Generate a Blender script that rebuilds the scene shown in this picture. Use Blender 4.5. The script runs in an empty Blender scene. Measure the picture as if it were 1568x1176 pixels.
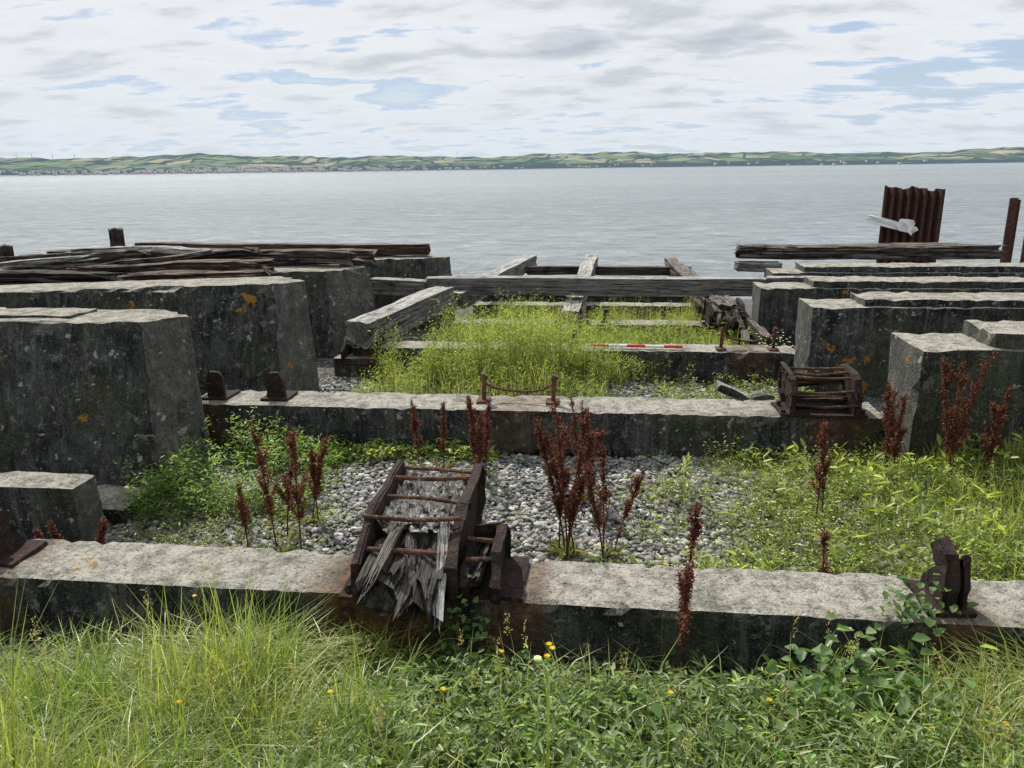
import bpy, bmesh, math, random
import numpy as np
from mathutils import Vector, Matrix, noise
rng=np.random.default_rng(7); random.seed(7)
S=bpy.context.scene
try:
    S.view_settings.view_transform='Standard'; S.view_settings.look='None'; S.view_settings.exposure=0
except Exception: pass

# ---------------------------------------------------------------- materials
class NT:
    def __init__(s,name):
        s.m=bpy.data.materials.new(name); s.m.use_nodes=True; s.t=s.m.node_tree; s.t.nodes.clear()
        s.out=s.n('ShaderNodeOutputMaterial')
    def n(s,ty,**k):
        nd=s.t.nodes.new(ty)
        for a,b in k.items(): setattr(nd,a,b)
        return nd
    def l(s,a,b): s.t.links.new(a,b)
    def set(s,sock,v):
        if isinstance(v,bpy.types.NodeSocket): s.l(v,sock)
        elif isinstance(v,(tuple,list)) and len(v)==3 and sock.type=='RGBA': sock.default_value=(*v,1)
        else: sock.default_value=v
    def coord(s,scale=(1,1,1),which='Object'):
        c=s.n('ShaderNodeTexCoord'); mp=s.n('ShaderNodeMapping'); s.l(c.outputs[which],mp.inputs[0]); mp.inputs['Scale'].default_value=scale
        return mp.outputs[0]
    def noise(s,vec,scale,detail=5,rough=.6,dist=0):
        a=s.n('ShaderNodeTexNoise'); s.l(vec,a.inputs['Vector']); a.inputs['Scale'].default_value=scale
        a.inputs['Detail'].default_value=detail; a.inputs['Roughness'].default_value=rough; a.inputs['Distortion'].default_value=dist
        return a.outputs['Fac']
    def ramp(s,f,stops):
        r=s.n('ShaderNodeValToRGB'); s.l(f,r.inputs[0]); e=r.color_ramp.elements
        while len(e)<len(stops): e.new(.5)
        for i,(p,c) in enumerate(stops):
            e[i].position=p; e[i].color=(c,c,c,1) if isinstance(c,(int,float)) else (*c,1)
        return r.outputs[0]
    def mix(s,f,a,b,mode='MIX'):
        m=s.n('ShaderNodeMix',data_type='RGBA',blend_type=mode); s.set(m.inputs[0],f); s.set(m.inputs[6],a); s.set(m.inputs[7],b); return m.outputs[2]
    def math(s,op,a,b=0,clamp=False):
        m=s.n('ShaderNodeMath',operation=op,use_clamp=clamp); s.set(m.inputs[0],a); s.set(m.inputs[1],b); return m.outputs[0]
    def normz(s,axis=2):
        g=s.n('ShaderNodeNewGeometry'); x=s.n('ShaderNodeSeparateXYZ'); s.l(g.outputs['Normal'],x.inputs[0]); return x.outputs[axis]
    def bsdf(s,col,rough=.9,bump=None,bs=.5,bd=.02,metal=0,spec=.3):
        b=s.n('ShaderNodeBsdfPrincipled'); s.set(b.inputs['Base Color'],col); s.set(b.inputs['Roughness'],rough)
        b.inputs['Metallic'].default_value=metal; b.inputs['Specular IOR Level'].default_value=spec
        if bump is not None:
            u=s.n('ShaderNodeBump'); u.inputs['Strength'].default_value=bs; u.inputs['Distance'].default_value=bd
            s.l(bump,u.inputs['Height']); s.l(u.outputs[0],b.inputs['Normal'])
        s.l(b.outputs[0],s.out.inputs[0]); return s.m

def concrete(name,light=(.50,.47,.405),dark=(.017,.019,.020),mid=(.082,.086,.082),rust=(),orange=.62):
    s=NT(name); v=s.coord(which='Object')
    vs=s.coord((8,8,.7))
    n1=s.noise(v,3.2,8,.78,.4); n2=s.noise(v,50,3,.75); n3=s.noise(vs,2.0,6,.75); n4=s.noise(v,10,7,.80); n5=s.noise(v,.9,4,.6); n6=s.noise(v,24,4,.7)
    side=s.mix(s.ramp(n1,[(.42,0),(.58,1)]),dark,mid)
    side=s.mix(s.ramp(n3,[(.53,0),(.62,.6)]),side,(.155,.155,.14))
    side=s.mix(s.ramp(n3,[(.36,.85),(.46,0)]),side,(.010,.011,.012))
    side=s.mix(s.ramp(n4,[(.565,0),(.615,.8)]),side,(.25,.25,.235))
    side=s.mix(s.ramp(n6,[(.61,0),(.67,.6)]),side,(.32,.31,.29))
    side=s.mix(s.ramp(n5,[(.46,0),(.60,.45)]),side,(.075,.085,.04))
    nx=s.math('ABSOLUTE',s.normz(0)); side=s.mix(s.ramp(nx,[(.45,0),(.7,.5)]),side,s.mix(s.ramp(n4,[(.38,0),(.6,1)]),(.10,.10,.088),(.24,.23,.205)))  # faces turned sideways painted lighter, standing in for sky light
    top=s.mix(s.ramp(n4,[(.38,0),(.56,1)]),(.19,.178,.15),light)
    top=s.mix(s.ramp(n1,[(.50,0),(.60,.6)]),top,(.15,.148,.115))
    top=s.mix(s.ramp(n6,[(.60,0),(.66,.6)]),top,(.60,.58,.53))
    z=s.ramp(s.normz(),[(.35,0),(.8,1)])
    c=s.mix(z,side,top)  # side shade and top sunlight painted by normal, plus real staining and weathering
    vo=s.n('ShaderNodeTexVoronoi'); s.l(v,vo.inputs['Vector']); vo.inputs['Scale'].default_value=70
    peb=s.ramp(vo.outputs['Distance'],[(.0,1),(.35,0)])
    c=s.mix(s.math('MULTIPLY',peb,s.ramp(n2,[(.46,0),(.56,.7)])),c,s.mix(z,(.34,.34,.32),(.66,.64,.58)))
    c=s.mix(s.ramp(n2,[(.34,.85),(.44,0)]),c,(.022,.022,.022))
    l1=s.noise(v,3.6,5,.66); c=s.mix(s.ramp(l1,[(orange+.035,0),(orange+.05,.85)]),c,(.40,.20,.03))
    l2=s.noise(v,12,3,.5); c=s.mix(s.ramp(l2,[(.68,0),(.70,.7)]),c,(.48,.48,.44))
    sx=s.n('ShaderNodeSeparateXYZ'); s.l(v,sx.inputs[0]); r=s.noise(v,5,6,.75)
    for cx,hw,st in rust:
        d=s.math('DIVIDE',s.math('ABSOLUTE',s.math('SUBTRACT',sx.outputs[0],cx)),hw)
        q=s.math('SUBTRACT',s.math('ADD',r,.40),d); c=s.mix(s.math('MULTIPLY',s.ramp(q,[(.10,0),(.5,1)]),st),c,s.mix(s.ramp(n4,[(.4,0),(.6,1)]),(.045,.026,.017),(.20,.09,.042)))
    h=s.math('ADD',s.math('MULTIPLY',n2,.8),s.math('MULTIPLY',n4,1.1))
    return s.bsdf(c,.95,h,1,.030,spec=.12)
M_con=concrete('weathered_shaded_concrete')
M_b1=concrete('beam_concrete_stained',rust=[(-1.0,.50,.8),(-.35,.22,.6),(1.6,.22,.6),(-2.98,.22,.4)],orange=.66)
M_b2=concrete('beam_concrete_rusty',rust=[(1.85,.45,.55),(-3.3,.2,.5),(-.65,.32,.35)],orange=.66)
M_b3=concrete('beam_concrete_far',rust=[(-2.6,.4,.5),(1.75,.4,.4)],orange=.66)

def wood(name,light,mid,dark,topw=.7):
    s=NT(name); v=s.coord((1.2,22,22)); v2=s.coord((1,1,1))
    n=s.noise(v,1.5,6,.7,.4); m=s.noise(v2,3.5,6,.75); k=s.noise(s.coord((.9,60,60)),2,3,.6)
    c=s.mix(s.ramp(n,[(.38,0),(.58,1)]),dark,mid)
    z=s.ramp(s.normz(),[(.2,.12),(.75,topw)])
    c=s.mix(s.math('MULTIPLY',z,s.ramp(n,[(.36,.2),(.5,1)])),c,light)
    c=s.mix(s.ramp(m,[(.54,0),(.64,.7)]),c,dark)
    c=s.mix(s.ramp(k,[(.38,.95),(.45,0)]),c,(.01,.008,.007))
    return s.bsdf(c,.9,s.math('ADD',n,s.math('MULTIPLY',k,1.5)),1,.03,spec=.15)
M_wood=wood('bleached_timber',(.66,.64,.60),(.25,.245,.235),(.09,.085,.08),.95)
M_rot=wood('rotten_timber',(.38,.34,.30),(.06,.044,.036),(.010,.008,.007),.7)
M_black=wood('blackened_timber',(.17,.155,.14),(.035,.028,.024),(.008,.007,.006),.8)
M_red=wood('reddish_timber',(.42,.34,.29),(.085,.046,.032),(.014,.010,.009),.75)

def rustm(name,a,b,c3):
    s=NT(name); v=s.coord(); n=s.noise(v,9,7,.78); m=s.noise(v,38,4,.7)
    c=s.mix(s.ramp(n,[(.42,0),(.58,1)]),a,b); c=s.mix(s.ramp(m,[(.54,0),(.66,.8)]),c,c3)
    return s.bsdf(c,.8,s.math('ADD',n,m),1,.02,spec=.3)
M_rust=rustm('rusted_iron',(.012,.009,.009),(.038,.020,.015),(.105,.052,.032)); M_rustrod=rustm('rusted_rod',(.045,.022,.014),(.14,.065,.037),(.27,.15,.09))
M_pile=rustm('rusted_sheet_steel',(.035,.018,.015),(.085,.036,.026),(.17,.085,.06))

def flat(name,col,rough=.6,var=.25,dk=.35,sc=12):
    s=NT(name); n=s.noise(s.coord(),sc,5,.7); c=s.mix(s.ramp(n,[(.3,0),(.7,var)]),col,tuple(x*dk for x in col)); return s.bsdf(c,rough,n,.3,.005)
M_rodred=flat('red_paint',(.62,.04,.03),.4); M_rodwhite=flat('white_paint',(.8,.8,.78),.4,.15)
M_guano=flat('white_guano',(.78,.77,.74),.9,.4,.5,5)
M_turb=flat('turbine_white',(.5,.54,.58),.6,.05); M_house=flat('distant_render',(.50,.50,.50),.9,.1)
s=NT('flaking_residue'); n=s.noise(s.coord(),14,6,.75); m_=s.noise(s.coord(),60,3,.7)
M_flake=s.bsdf(s.mix(s.ramp(n,[(.42,0),(.50,1)]),(.06,.04,.028),s.mix(s.ramp(m_,[(.4,0),(.6,1)]),(.40,.37,.33),(.80,.78,.75))),.95,s.math('ADD',n,m_),1,.03)

def vcol(name,trans=0,rough=.8,bump=0,spec=.3):
    s=NT(name); a=s.n('ShaderNodeAttribute',attribute_name='Col'); c=a.outputs['Color']
    b=s.n('ShaderNodeBsdfPrincipled'); b.inputs['Roughness'].default_value=rough; b.inputs['Specular IOR Level'].default_value=spec
    s.l(c,b.inputs['Base Color'])
    if bump:
        n=s.noise(s.coord(),bump,4,.6); u=s.n('ShaderNodeBump'); u.inputs['Distance'].default_value=.004; u.inputs['Strength'].default_value=.5
        s.l(n,u.inputs['Height']); s.l(u.outputs[0],b.inputs['Normal'])
        s.l(s.mix(s.ramp(n,[(.3,.35),(.6,0)]),c,(.05,.05,.05)),b.inputs['Base Color'])
    if trans:
        t=s.n('ShaderNodeBsdfTranslucent'); s.l(s.mix(1,c,(1.55,1.65,.7),'MULTIPLY'),t.inputs[0])
        m=s.n('ShaderNodeMixShader'); m.inputs[0].default_value=trans; s.l(b.outputs[0],m.inputs[1]); s.l(t.outputs[0],m.inputs[2]); s.l(m.outputs[0],s.out.inputs[0])
    else: s.l(b.outputs[0],s.out.inputs[0])
    return s.m
M_leaf=vcol('foliage',.48,.38,0,.45); M_seed=vcol('seed_heads',.2,.8); M_stone=vcol('pebble_stone',0,.75,40)

# ---------------------------------------------------------------- helpers
def link(o): S.collection.objects.link(o); return o
def np_mesh(name,V,F,mat,col=None,smooth=False):
    V=np.asarray(V,np.float32); F=np.asarray(F,np.int32); m,k=F.shape
    me=bpy.data.meshes.new(name); me.vertices.add(len(V)); me.vertices.foreach_set('co',V.ravel())
    me.loops.add(m*k); me.loops.foreach_set('vertex_index',F.ravel()); me.polygons.add(m)
    me.polygons.foreach_set('loop_start',np.arange(m,dtype=np.int32)*k); me.update(calc_edges=True)
    me.validate()
    if col is not None:
        a=me.attributes.new('Col','FLOAT_COLOR','POINT'); c=np.ones((len(V),4),np.float32); c[:,:3]=col; a.data.foreach_set('color',c.ravel())
    if smooth: me.polygons.foreach_set('use_smooth',np.ones(m,bool))
    me.materials.append(mat); return link(bpy.data.objects.new(name,me))
def group(name,kids):
    e=link(bpy.data.objects.new(name,None)); e.empty_display_size=.1
    for k in kids: k.parent=e
    return e
def bm_obj(name,bm,mat):
    bmesh.ops.recalc_face_normals(bm,faces=bm.faces[:])
    me=bpy.data.meshes.new(name); bm.to_mesh(me); bm.free(); me.materials.append(mat); return link(bpy.data.objects.new(name,me))
def solid(name,bot,top,mat,step=.1,amp=.006,chip=.05):
    bm=bmesh.new(); n=len(bot)
    b=[bm.verts.new(p) for p in bot]; t=[bm.verts.new(p) for p in top]
    bm.faces.new(b[::-1]); bm.faces.new(t)
    for i in range(n): bm.faces.new([b[i],b[(i+1)%n],t[(i+1)%n],t[i]])
    P=bot+top
    for ax in range(3):
        lo=min(p[ax] for p in P); hi=max(p[ax] for p in P); k=max(1,int((hi-lo)/step)); nv=[0,0,0]; nv[ax]=1
        for i in range(1,k):
            co=[0,0,0]; co[ax]=lo+(hi-lo)*i/k
            bmesh.ops.bisect_plane(bm,geom=bm.verts[:]+bm.edges[:]+bm.faces[:],plane_co=co,plane_no=nv)
    bmesh.ops.recalc_face_normals(bm,faces=bm.faces[:]); bm.normal_update()
    sharp=set()
    for e in bm.edges:
        if len(e.link_faces)==2 and e.calc_face_angle(0)>.3: sharp.update(e.verts)
    mv={}
    for v in bm.verts:
        d=noise.noise_vector(v.co*2.5)*amp+noise.noise_vector(v.co*17)*.003
        if v in sharp: d=d-v.normal*(max(0,noise.noise(v.co*15)-.05)*chip*1.0+max(0,noise.noise(v.co*4.1)-.38)*chip*1.6+.004)
        mv[v]=d
    for v,d in mv.items(): v.co+=d
    bmesh.ops.triangulate(bm,faces=[f for f in bm.faces if len(f.verts)>4])
    return bm_obj(name,bm,mat)
def block(name,x0,x1,y0,y1,z0,z1,mat,**k):
    q=[(x0,y0),(x1,y0),(x1,y1),(x0,y1)]
    return solid(name,[(a,b,z0) for a,b in q],[(a,b,z1) for a,b in q],mat,**k)
def timber(name,p0,p1,w,h,mat,rot=.01,rag=.03,twist=0,sag=0):
    p0=Vector(p0); p1=Vector(p1); L=(p1-p0).length; n=max(8,int(L/.05)); K=9; per=[]
    for i in range(K): per.append((-.5+i/K,-.5))
    for i in range(K): per.append((.5,-.5+i/K))
    for i in range(K): per.append((.5-i/K,.5))
    for i in range(K): per.append((-.5,.5-i/K))
    m=len(per); sd=random.random()*100; V=[];F=[]
    for i in range(n+1):
        x=L*i/n; e=min(x,L-x); ef=1-min(1,e/.35)
        for j,(a,b) in enumerate(per):
            g=noise.noise(Vector((x*.9+sd,a*11,b*11))); g2=noise.noise(Vector((x*3+sd,a*4,b*4+7))); g3=noise.noise(Vector((x*1.2+sd,a*2,b*2+30)))
            r=1-max(0,g+.1)*rot*9-max(0,g2)*rot*5-max(0,g3-.1)*rot*10-ef*rot*8*max(0,g2+.3)
            r=max(.35,r); xx=x
            if i in(0,n): xx+= (noise.noise(Vector((a*7+sd,b*7,i)))) *rag*(1 if i else -1)*1.5
            V.append((xx,a*w*r+noise.noise(Vector((x*.6,sd,3)))*rot*1.5,b*h*r+noise.noise(Vector((x*.6,sd,9)))*rot*2+sag*math.sin(math.pi*i/n)))
    for i in range(n):
        for j in range(m): F.append((i*m+j,(i+1)*m+j,(i+1)*m+(j+1)%m,i*m+(j+1)%m))
    F.append(tuple(range(m))); F.append(tuple(range((n+1)*m-1,n*m-1,-1)))
    me=bpy.data.meshes.new(name); me.from_pydata(V,[],F); me.materials.append(mat)
    o=link(bpy.data.objects.new(name,me)); d=(p1-p0).normalized()
    y=Vector((0,0,1)).cross(d).normalized(); z=d.cross(y); M=Matrix((d,y,z)).transposed().to_4x4()
    o.matrix_world=Matrix.Translation(p0)@M@Matrix.Rotation(twist,4,'X')
    return o
def add_box(bm,c,s,M=None):
    r=bmesh.ops.create_cube(bm,size=1)
    for v in r['verts']:
        v.co=Vector((v.co.x*s[0],v.co.y*s[1],v.co.z*s[2])); v.co=(M@v.co if M else v.co)+Vector(c)
def add_cyl(bm,a,b,r,seg=10):
    a=Vector(a); b=Vector(b); q=(b-a).to_track_quat('Z','Y').to_matrix().to_4x4()
    bmesh.ops.create_cone(bm,cap_ends=True,segments=seg,radius1=r,radius2=r,depth=(b-a).length,matrix=Matrix.Translation((a+b)/2)@q)
def add_plate(bm,x,prof,th,rim,out):
    a=[bm.verts.new((x-th/2,y,z)) for y,z in prof]; b=[bm.verts.new((x+th/2,y,z)) for y,z in prof]
    bm.faces.new(a); bm.faces.new(b[::-1]); n=len(prof)
    for i in range(n): bm.faces.new([a[i],a[(i+1)%n],b[(i+1)%n],b[i]])
    for i in range(n):
        p=Vector((0,*prof[i])); q=Vector((0,*prof[(i+1)%n])); d=q-p
        ang=math.atan2(d.z,d.y); add_box(bm,(x+out*rim/2,(p.y+q.y)/2,(p.z+q.z)/2),(rim*random.uniform(.75,1),d.length+.008,.013),Matrix.Rotation(ang,3,'X'))
def rough(o,amp,sc=14,sub=0):
    bm=bmesh.new(); bm.from_mesh(o.data)
    if sub: bmesh.ops.subdivide_edges(bm,edges=[e for e in bm.edges if e.calc_length()>.035],cuts=sub,use_grid_fill=True)
    for v in bm.verts: v.co+=noise.noise_vector(v.co*sc)*amp+noise.noise_vector(v.co*sc*3.7)*amp*.35
    bmesh.ops.triangulate(bm,faces=[f for f in bm.faces if len(f.verts)>4])
    bm.to_mesh(o.data); bm.free()

def sst(x,a,b):
    t=np.clip((x-a)/(b-a),0,1); return t*t*(3-2*t)
def G(x,y):
    x=np.asarray(x,float); y=np.asarray(y,float)
    bank=.06+(3.0-y)*.235+.07*sst(x,.9,1.8); bank=np.minimum(bank,.95)
    mid=.02*np.sin(x*3.1+y*2)+.24*sst(x,.7,3.2)*(1-sst(y,5.2,6.2)) -.10*sst(-x,2.,3.)
    z=np.where(y<3.05,bank,mid)
    z=np.where(y>6.4,.02*np.sin(x*2.3+y)-.055*(np.minimum(y,30)-6.4),z)
    z=z-3.6*sst(y,17.8,24)
    z=z-1.0*sst(np.abs(x),6,9)*sst(y,9,15)
    return z

# ---------------------------------------------------------------- ground, water, hills
xs=np.concatenate([[-14000,-4000,-800,-150,-60,-30],np.arange(-16,-5,.5),np.arange(-5,5,.1),np.arange(5,18,.5),[30,60,150,800,4000,14000]])
ys=np.concatenate([[-300,-80,-20,-8,-4],np.arange(-2,10,.1),np.arange(10,28,.5),[40,80,300,1500,5000,13000]])
X,Y=np.meshgrid(xs,ys); Zg=G(X,Y); Zg+=np.where((Y<17)&(abs(X)<15),.012*rng.standard_normal(X.shape),0)
V=np.stack([X,Y,Zg],-1).reshape(-1,3); nx=len(xs); ny=len(ys)
I=(np.arange(ny-1)[:,None]*nx+np.arange(nx-1)[None]).ravel(); F=np.stack([I,I+1,I+nx+1,I+nx],-1)
s=NT('soil_and_shingle'); v=s.coord(which='Object'); n=s.noise(v,1.3,5,.65); m=s.noise(v,30,4,.7)
vo=s.n('ShaderNodeTexVoronoi'); s.l(v,vo.inputs['Vector']); vo.inputs['Scale'].default_value=38
sx=s.n('ShaderNodeSeparateXYZ'); s.l(v,sx.inputs[0])
sepc=s.n('ShaderNodeSeparateColor'); s.l(vo.outputs['Color'],sepc.inputs[0])
grav=s.mix(s.ramp(vo.outputs['Distance'],[(.3,0),(.6,.8)]),s.ramp(sepc.outputs[0],[(0,(.10,.10,.10)),(.6,(.26,.255,.24)),(1,(.42,.41,.38))]),(.03,.03,.028))
soil=s.ramp(m,[(.3,(.025,.028,.012)),(.7,(.08,.09,.03))])
c=s.mix(s.math('LESS_THAN',sx.outputs[1],3.1),grav,soil); c=s.mix(s.ramp(n,[(.58,0),(.68,.7)]),c,soil)
np_mesh('ground',V,F,s.bsdf(c,.95,s.math('ADD',m,vo.outputs['Distance']),.8,.03,spec=.1),smooth=True)

s=NT('sea_water'); v=s.coord((.9,1.7,1))
w=s.math('ADD',s.math('MULTIPLY',s.noise(v,.28,7,.7,.4),1.0),s.math('MULTIPLY',s.noise(v,1.5,5,.65,.2),.4))
big=s.noise(s.coord((.0035,.016,1)),1,5,.65); col=s.mix(s.ramp(big,[(.35,0),(.65,1)]),(.165,.198,.21),(.235,.268,.28))
ch=s.noise(s.coord((.55,1.1,1)),1.0,6,.78,.6); col=s.mix(s.ramp(ch,[(.40,.7),(.50,0)]),col,(.075,.10,.105)); col=s.mix(s.ramp(ch,[(.56,0),(.66,.7)]),col,(.46,.49,.50))
b=s.n('ShaderNodeBsdfPrincipled'); s.l(col,b.inputs['Base Color']); b.inputs['Roughness'].default_value=.27; b.inputs['IOR'].default_value=1.33
u=s.n('ShaderNodeBump'); u.inputs['Strength'].default_value=1; u.inputs['Distance'].default_value=.8; s.l(w,u.inputs['Height']); s.l(u.outputs[0],b.inputs['Normal']); s.l(b.outputs[0],s.out.inputs[0])
np_mesh('sea_water',[(-14000,19,-1.5),(14000,19,-1.5),(14000,13000,-1.5),(-14000,13000,-1.5)],[(0,1,2,3)],s.m)

def hp(a):
    r=136+13*np.sin(a*.21+1)+8*np.sin(a*.47+2)+5*np.sin(a*1.1)+3*np.sin(a*2.7+1)+2*np.sin(a*6.1)
    return r-.45*a
az=np.linspace(-62,55,700); kk=np.linspace(0,1,46); A,K=np.meshgrid(az,kk)
sh=6200+500*np.sin(A*.09)+120*np.sin(A*.5)+1600*sst(A,5,40)
Rr=sh+K*3600
H=hp(A)*(sst(K,-.1,.95)**.9)*1.15*(1+.00006*(sh-6200))+ K*(1-K)*40*np.sin(A*.8+K*7)+K*9*np.sin(A*3.3+K*21)-2
X=Rr*np.sin(np.radians(A)); Yh=Rr*np.cos(np.radians(A)); V=np.stack([X,Yh,H-1.5],-1).reshape(-1,3)
I=(np.arange(45)[:,None]*700+np.arange(699)[None]).ravel(); F=np.stack([I,I+1,I+701,I+700],-1)
s=NT('distant_farmland'); v=s.coord((.0034,.0018,0)); vo=s.n('ShaderNodeTexVoronoi'); s.l(v,vo.inputs['Vector']); vo.inputs['Scale'].default_value=1
sc=s.n('ShaderNodeSeparateColor'); s.l(vo.outputs['Color'],sc.inputs[0])
c=s.ramp(sc.outputs[0],[(0,(.06,.10,.035)),(.25,(.13,.18,.065)),(.5,(.18,.22,.10)),(.66,(.34,.29,.18)),(.82,(.38,.32,.20)),(.92,(.07,.10,.04))])
vd=s.n('ShaderNodeTexVoronoi',feature='DISTANCE_TO_EDGE'); s.l(v,vd.inputs['Vector']); vd.inputs['Scale'].default_value=1
c=s.mix(s.ramp(vd.outputs['Distance'],[(.02,1),(.05,0)]),c,(.02,.035,.02))
t=s.noise(s.coord((.0022,.0014,0)),1,6,.7); c=s.mix(s.ramp(t,[(.51,0),(.54,.95)]),c,(.012,.024,.018))
sx=s.n('ShaderNodeSeparateXYZ'); s.l(s.coord(),sx.inputs[0])
t2=s.noise(s.coord((.003,.003,0)),1,5,.65)
low=s.math('MULTIPLY',s.ramp(s.math('DIVIDE',sx.outputs[2],100),[(.34,1),(.50,0)]),s.ramp(t2,[(.36,0),(.42,1)]))
c=s.mix(low,c,(.010,.020,.017))
c=s.mix(.34,c,(.17,.235,.30))  # aerial haze painted in: blue-grey mixed into the farmland colour
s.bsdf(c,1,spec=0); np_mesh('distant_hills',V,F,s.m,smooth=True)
Vh=[];Fh=[]
for i in range(380):
    a=random.gauss(-28,8) if i<320 else random.uniform(-40,22)
    q=random.random()**2*.16; r=6180+500*math.sin(a*.09)+120*math.sin(a*.5)+(1600*float(sst(a,5,40)))+q*3600; z=9+q*190
    x=r*math.sin(math.radians(a)); y=r*math.cos(math.radians(a)); w=random.uniform(6,17); d=8; h=random.uniform(4,11); k=len(Vh)
    Vh+=[(x-w,y-d,z-9),(x+w,y-d,z-9),(x+w,y+d,z-9),(x-w,y+d,z-9),(x-w,y-d,z+h),(x+w,y-d,z+h),(x+w,y+d,z+h),(x-w,y+d,z+h)]
    Fh+=[[k,k+1,k+5,k+4],[k+1,k+2,k+6,k+5],[k+2,k+3,k+7,k+6],[k+3,k,k+4,k+7],[k+4,k+5,k+6,k+7]]
np_mesh('shoreline_village',Vh,Fh,M_house)
for a in (-40.2,-39,-38,-37.2,-36.1,-34.9,-10.2):
    r=9600; x=r*math.sin(math.radians(a)); y=r*math.cos(math.radians(a)); bm=bmesh.new(); z0=110; hub=random.uniform(196,210)
    add_cyl(bm,(x,y,z0),(x,y,hub),1.7,6)
    ph=random.random()*2
    for j in range(3):
        t=ph+j*2.094; add_cyl(bm,(x,y-4,hub),(x+30*math.cos(t),y-4,hub+30*math.sin(t)),1.0,5)
    bm_obj('wind_turbine',bm,M_turb)

# ---------------------------------------------------------------- concrete works
q=[(-3.3,3.355),(-2.95,3.09),(3.2,3.09),(3.2,3.50),(-3.0,3.50)]
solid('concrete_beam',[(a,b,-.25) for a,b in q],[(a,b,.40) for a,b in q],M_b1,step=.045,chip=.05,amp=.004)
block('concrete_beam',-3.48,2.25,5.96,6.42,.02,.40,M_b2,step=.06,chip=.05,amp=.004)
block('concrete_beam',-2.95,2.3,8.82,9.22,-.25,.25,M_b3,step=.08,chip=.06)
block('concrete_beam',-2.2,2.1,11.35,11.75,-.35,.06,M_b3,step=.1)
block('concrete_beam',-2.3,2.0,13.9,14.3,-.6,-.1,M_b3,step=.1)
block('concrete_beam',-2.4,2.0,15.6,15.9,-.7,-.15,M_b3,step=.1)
def lwall(xl,xf,yf,xb,yb,zt,zb=-.35,bat=.32,dip=0,drop=.0,ob=.12):
    top=[(xl,yf-.05,zt-dip),(xf,yf,zt),(xb,yb,zt-drop),(xb-.35,yb+.28,zt),(xl,yb+.28,zt-dip)]
    bot=[(xl,yf-.05-bat,zb),(xf+.12,yf-bat,zb),(xb+ob,yb-.05,zb),(xb-.1,yb+.35,zb),(xl,yb+.35,zb)]
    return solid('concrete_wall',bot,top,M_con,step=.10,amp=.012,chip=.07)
lwall(-9,-3.39,5.33,-3.17,5.62,1.23,ob=.06)
block('concrete_coping',-6.2,-4.05,5.45,5.80,1.2,1.255,M_con,chip=.07)
lwall(-10,-3.36,7.65,-3.14,7.98,1.19,dip=.22,drop=.02,ob=.11)
lwall(-11,-3.7,10.15,-3.2,10.6,1.0,bat=.2,dip=.05)
lwall(-11,-3.0,12.9,-2.55,13.2,.86,-.9,bat=.2)
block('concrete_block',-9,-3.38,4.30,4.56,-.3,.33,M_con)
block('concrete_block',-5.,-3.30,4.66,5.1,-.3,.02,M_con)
def rwall(x0,x1,y0,y1,zt,zb,cap,cx):
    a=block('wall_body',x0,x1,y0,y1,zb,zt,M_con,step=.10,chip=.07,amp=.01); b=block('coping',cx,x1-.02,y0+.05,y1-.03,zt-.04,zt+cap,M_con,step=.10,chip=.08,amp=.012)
    group('concrete_wall',[a,b])
rwall(2.26,8,5.52,6.12,1.05,-.2,.11,2.75)
rwall(2.22,9,8.22,8.82,.88,-.4,.08,2.75)
rwall(2.2,10,10.75,11.35,.70,-.6,.09,2.9)
rwall(2.9,11,13.3,13.95,.58,-.9,.10,3.4)
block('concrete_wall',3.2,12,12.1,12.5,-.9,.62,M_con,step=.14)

# ---------------------------------------------------------------- timbers
timber('cross_timber',(-2.75,12.3,.49),(2.55,12.3,.49),.28,.28,M_wood,rot=.006,rag=.05)
timber('cross_timber',(-3.7,12.35,.47),(-2.78,12.32,.44),.28,.25,M_wood,rot=.014,rag=.08)
timber('cross_timber',(2.6,12.35,.52),(3.7,12.4,.5),.26,.24,M_wood,rot=.014,rag=.08)
timber('slip_timber',(-2.83,8.75,.42),(-2.36,11.6,.42),.34,.32,M_wood,rot=.009,rag=.06)
timber('slip_timber',(-2.25,11.9,.30),(-1.55,17.6,.28),.30,.28,M_wood,rot=.012,rag=.08)
timber('slip_timber',(-.42,11.3,.15),(-.15,17.6,.30),.28,.28,M_wood,rot=.02,rag=.12)
timber('slip_timber',(1.85,11.2,.25),(1.6,17.6,.2),.30,.28,M_rot,rot=.025,rag=.15)
timber('slip_timber',(2.1,11.5,.2),(2.25,10.3,.05),.12,.14,M_rot,rot=.02,rag=.1)
timber('cross_timber',(-1.5,16.5,.2),(1.9,16.5,.2),.2,.18,M_rot,rot=.018,rag=.1)
timber('cross_timber',(-1.8,14.9,-.02),(1.9,14.9,-.02),.2,.18,M_rot,rot=.012,rag=.1)
timber('long_timber',(-8.3,13.3,1.0),(-2.95,13.25,.98),.25,.19,M_red,rot=.012,rag=.07)
timber('long_timber',(-9.6,12.9,.92),(-4.4,12.5,.90),.3,.2,M_red,rot=.03,rag=.1)
timber('long_timber',(-9,11.9,1.0),(-3.5,11.7,1.03),.3,.22,M_red,rot=.03,rag=.15)
timber('long_timber',(-8.6,10.55,1.06),(-6.6,10.5,1.14),.34,.24,M_rot,rot=.05,rag=.35)
timber('long_timber',(-6.7,10.6,1.16),(-4.75,10.45,1.12),.34,.26,M_black,rot=.05,rag=.35)
timber('long_timber',(-7.2,9.7,1.03),(-4.5,9.95,1.09),.3,.20,M_red,rot=.045,rag=.25)
timber('long_timber',(-9.5,8.9,.98),(-6.0,8.95,1.02),.36,.24,M_black,rot=.05,rag=.35)
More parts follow.
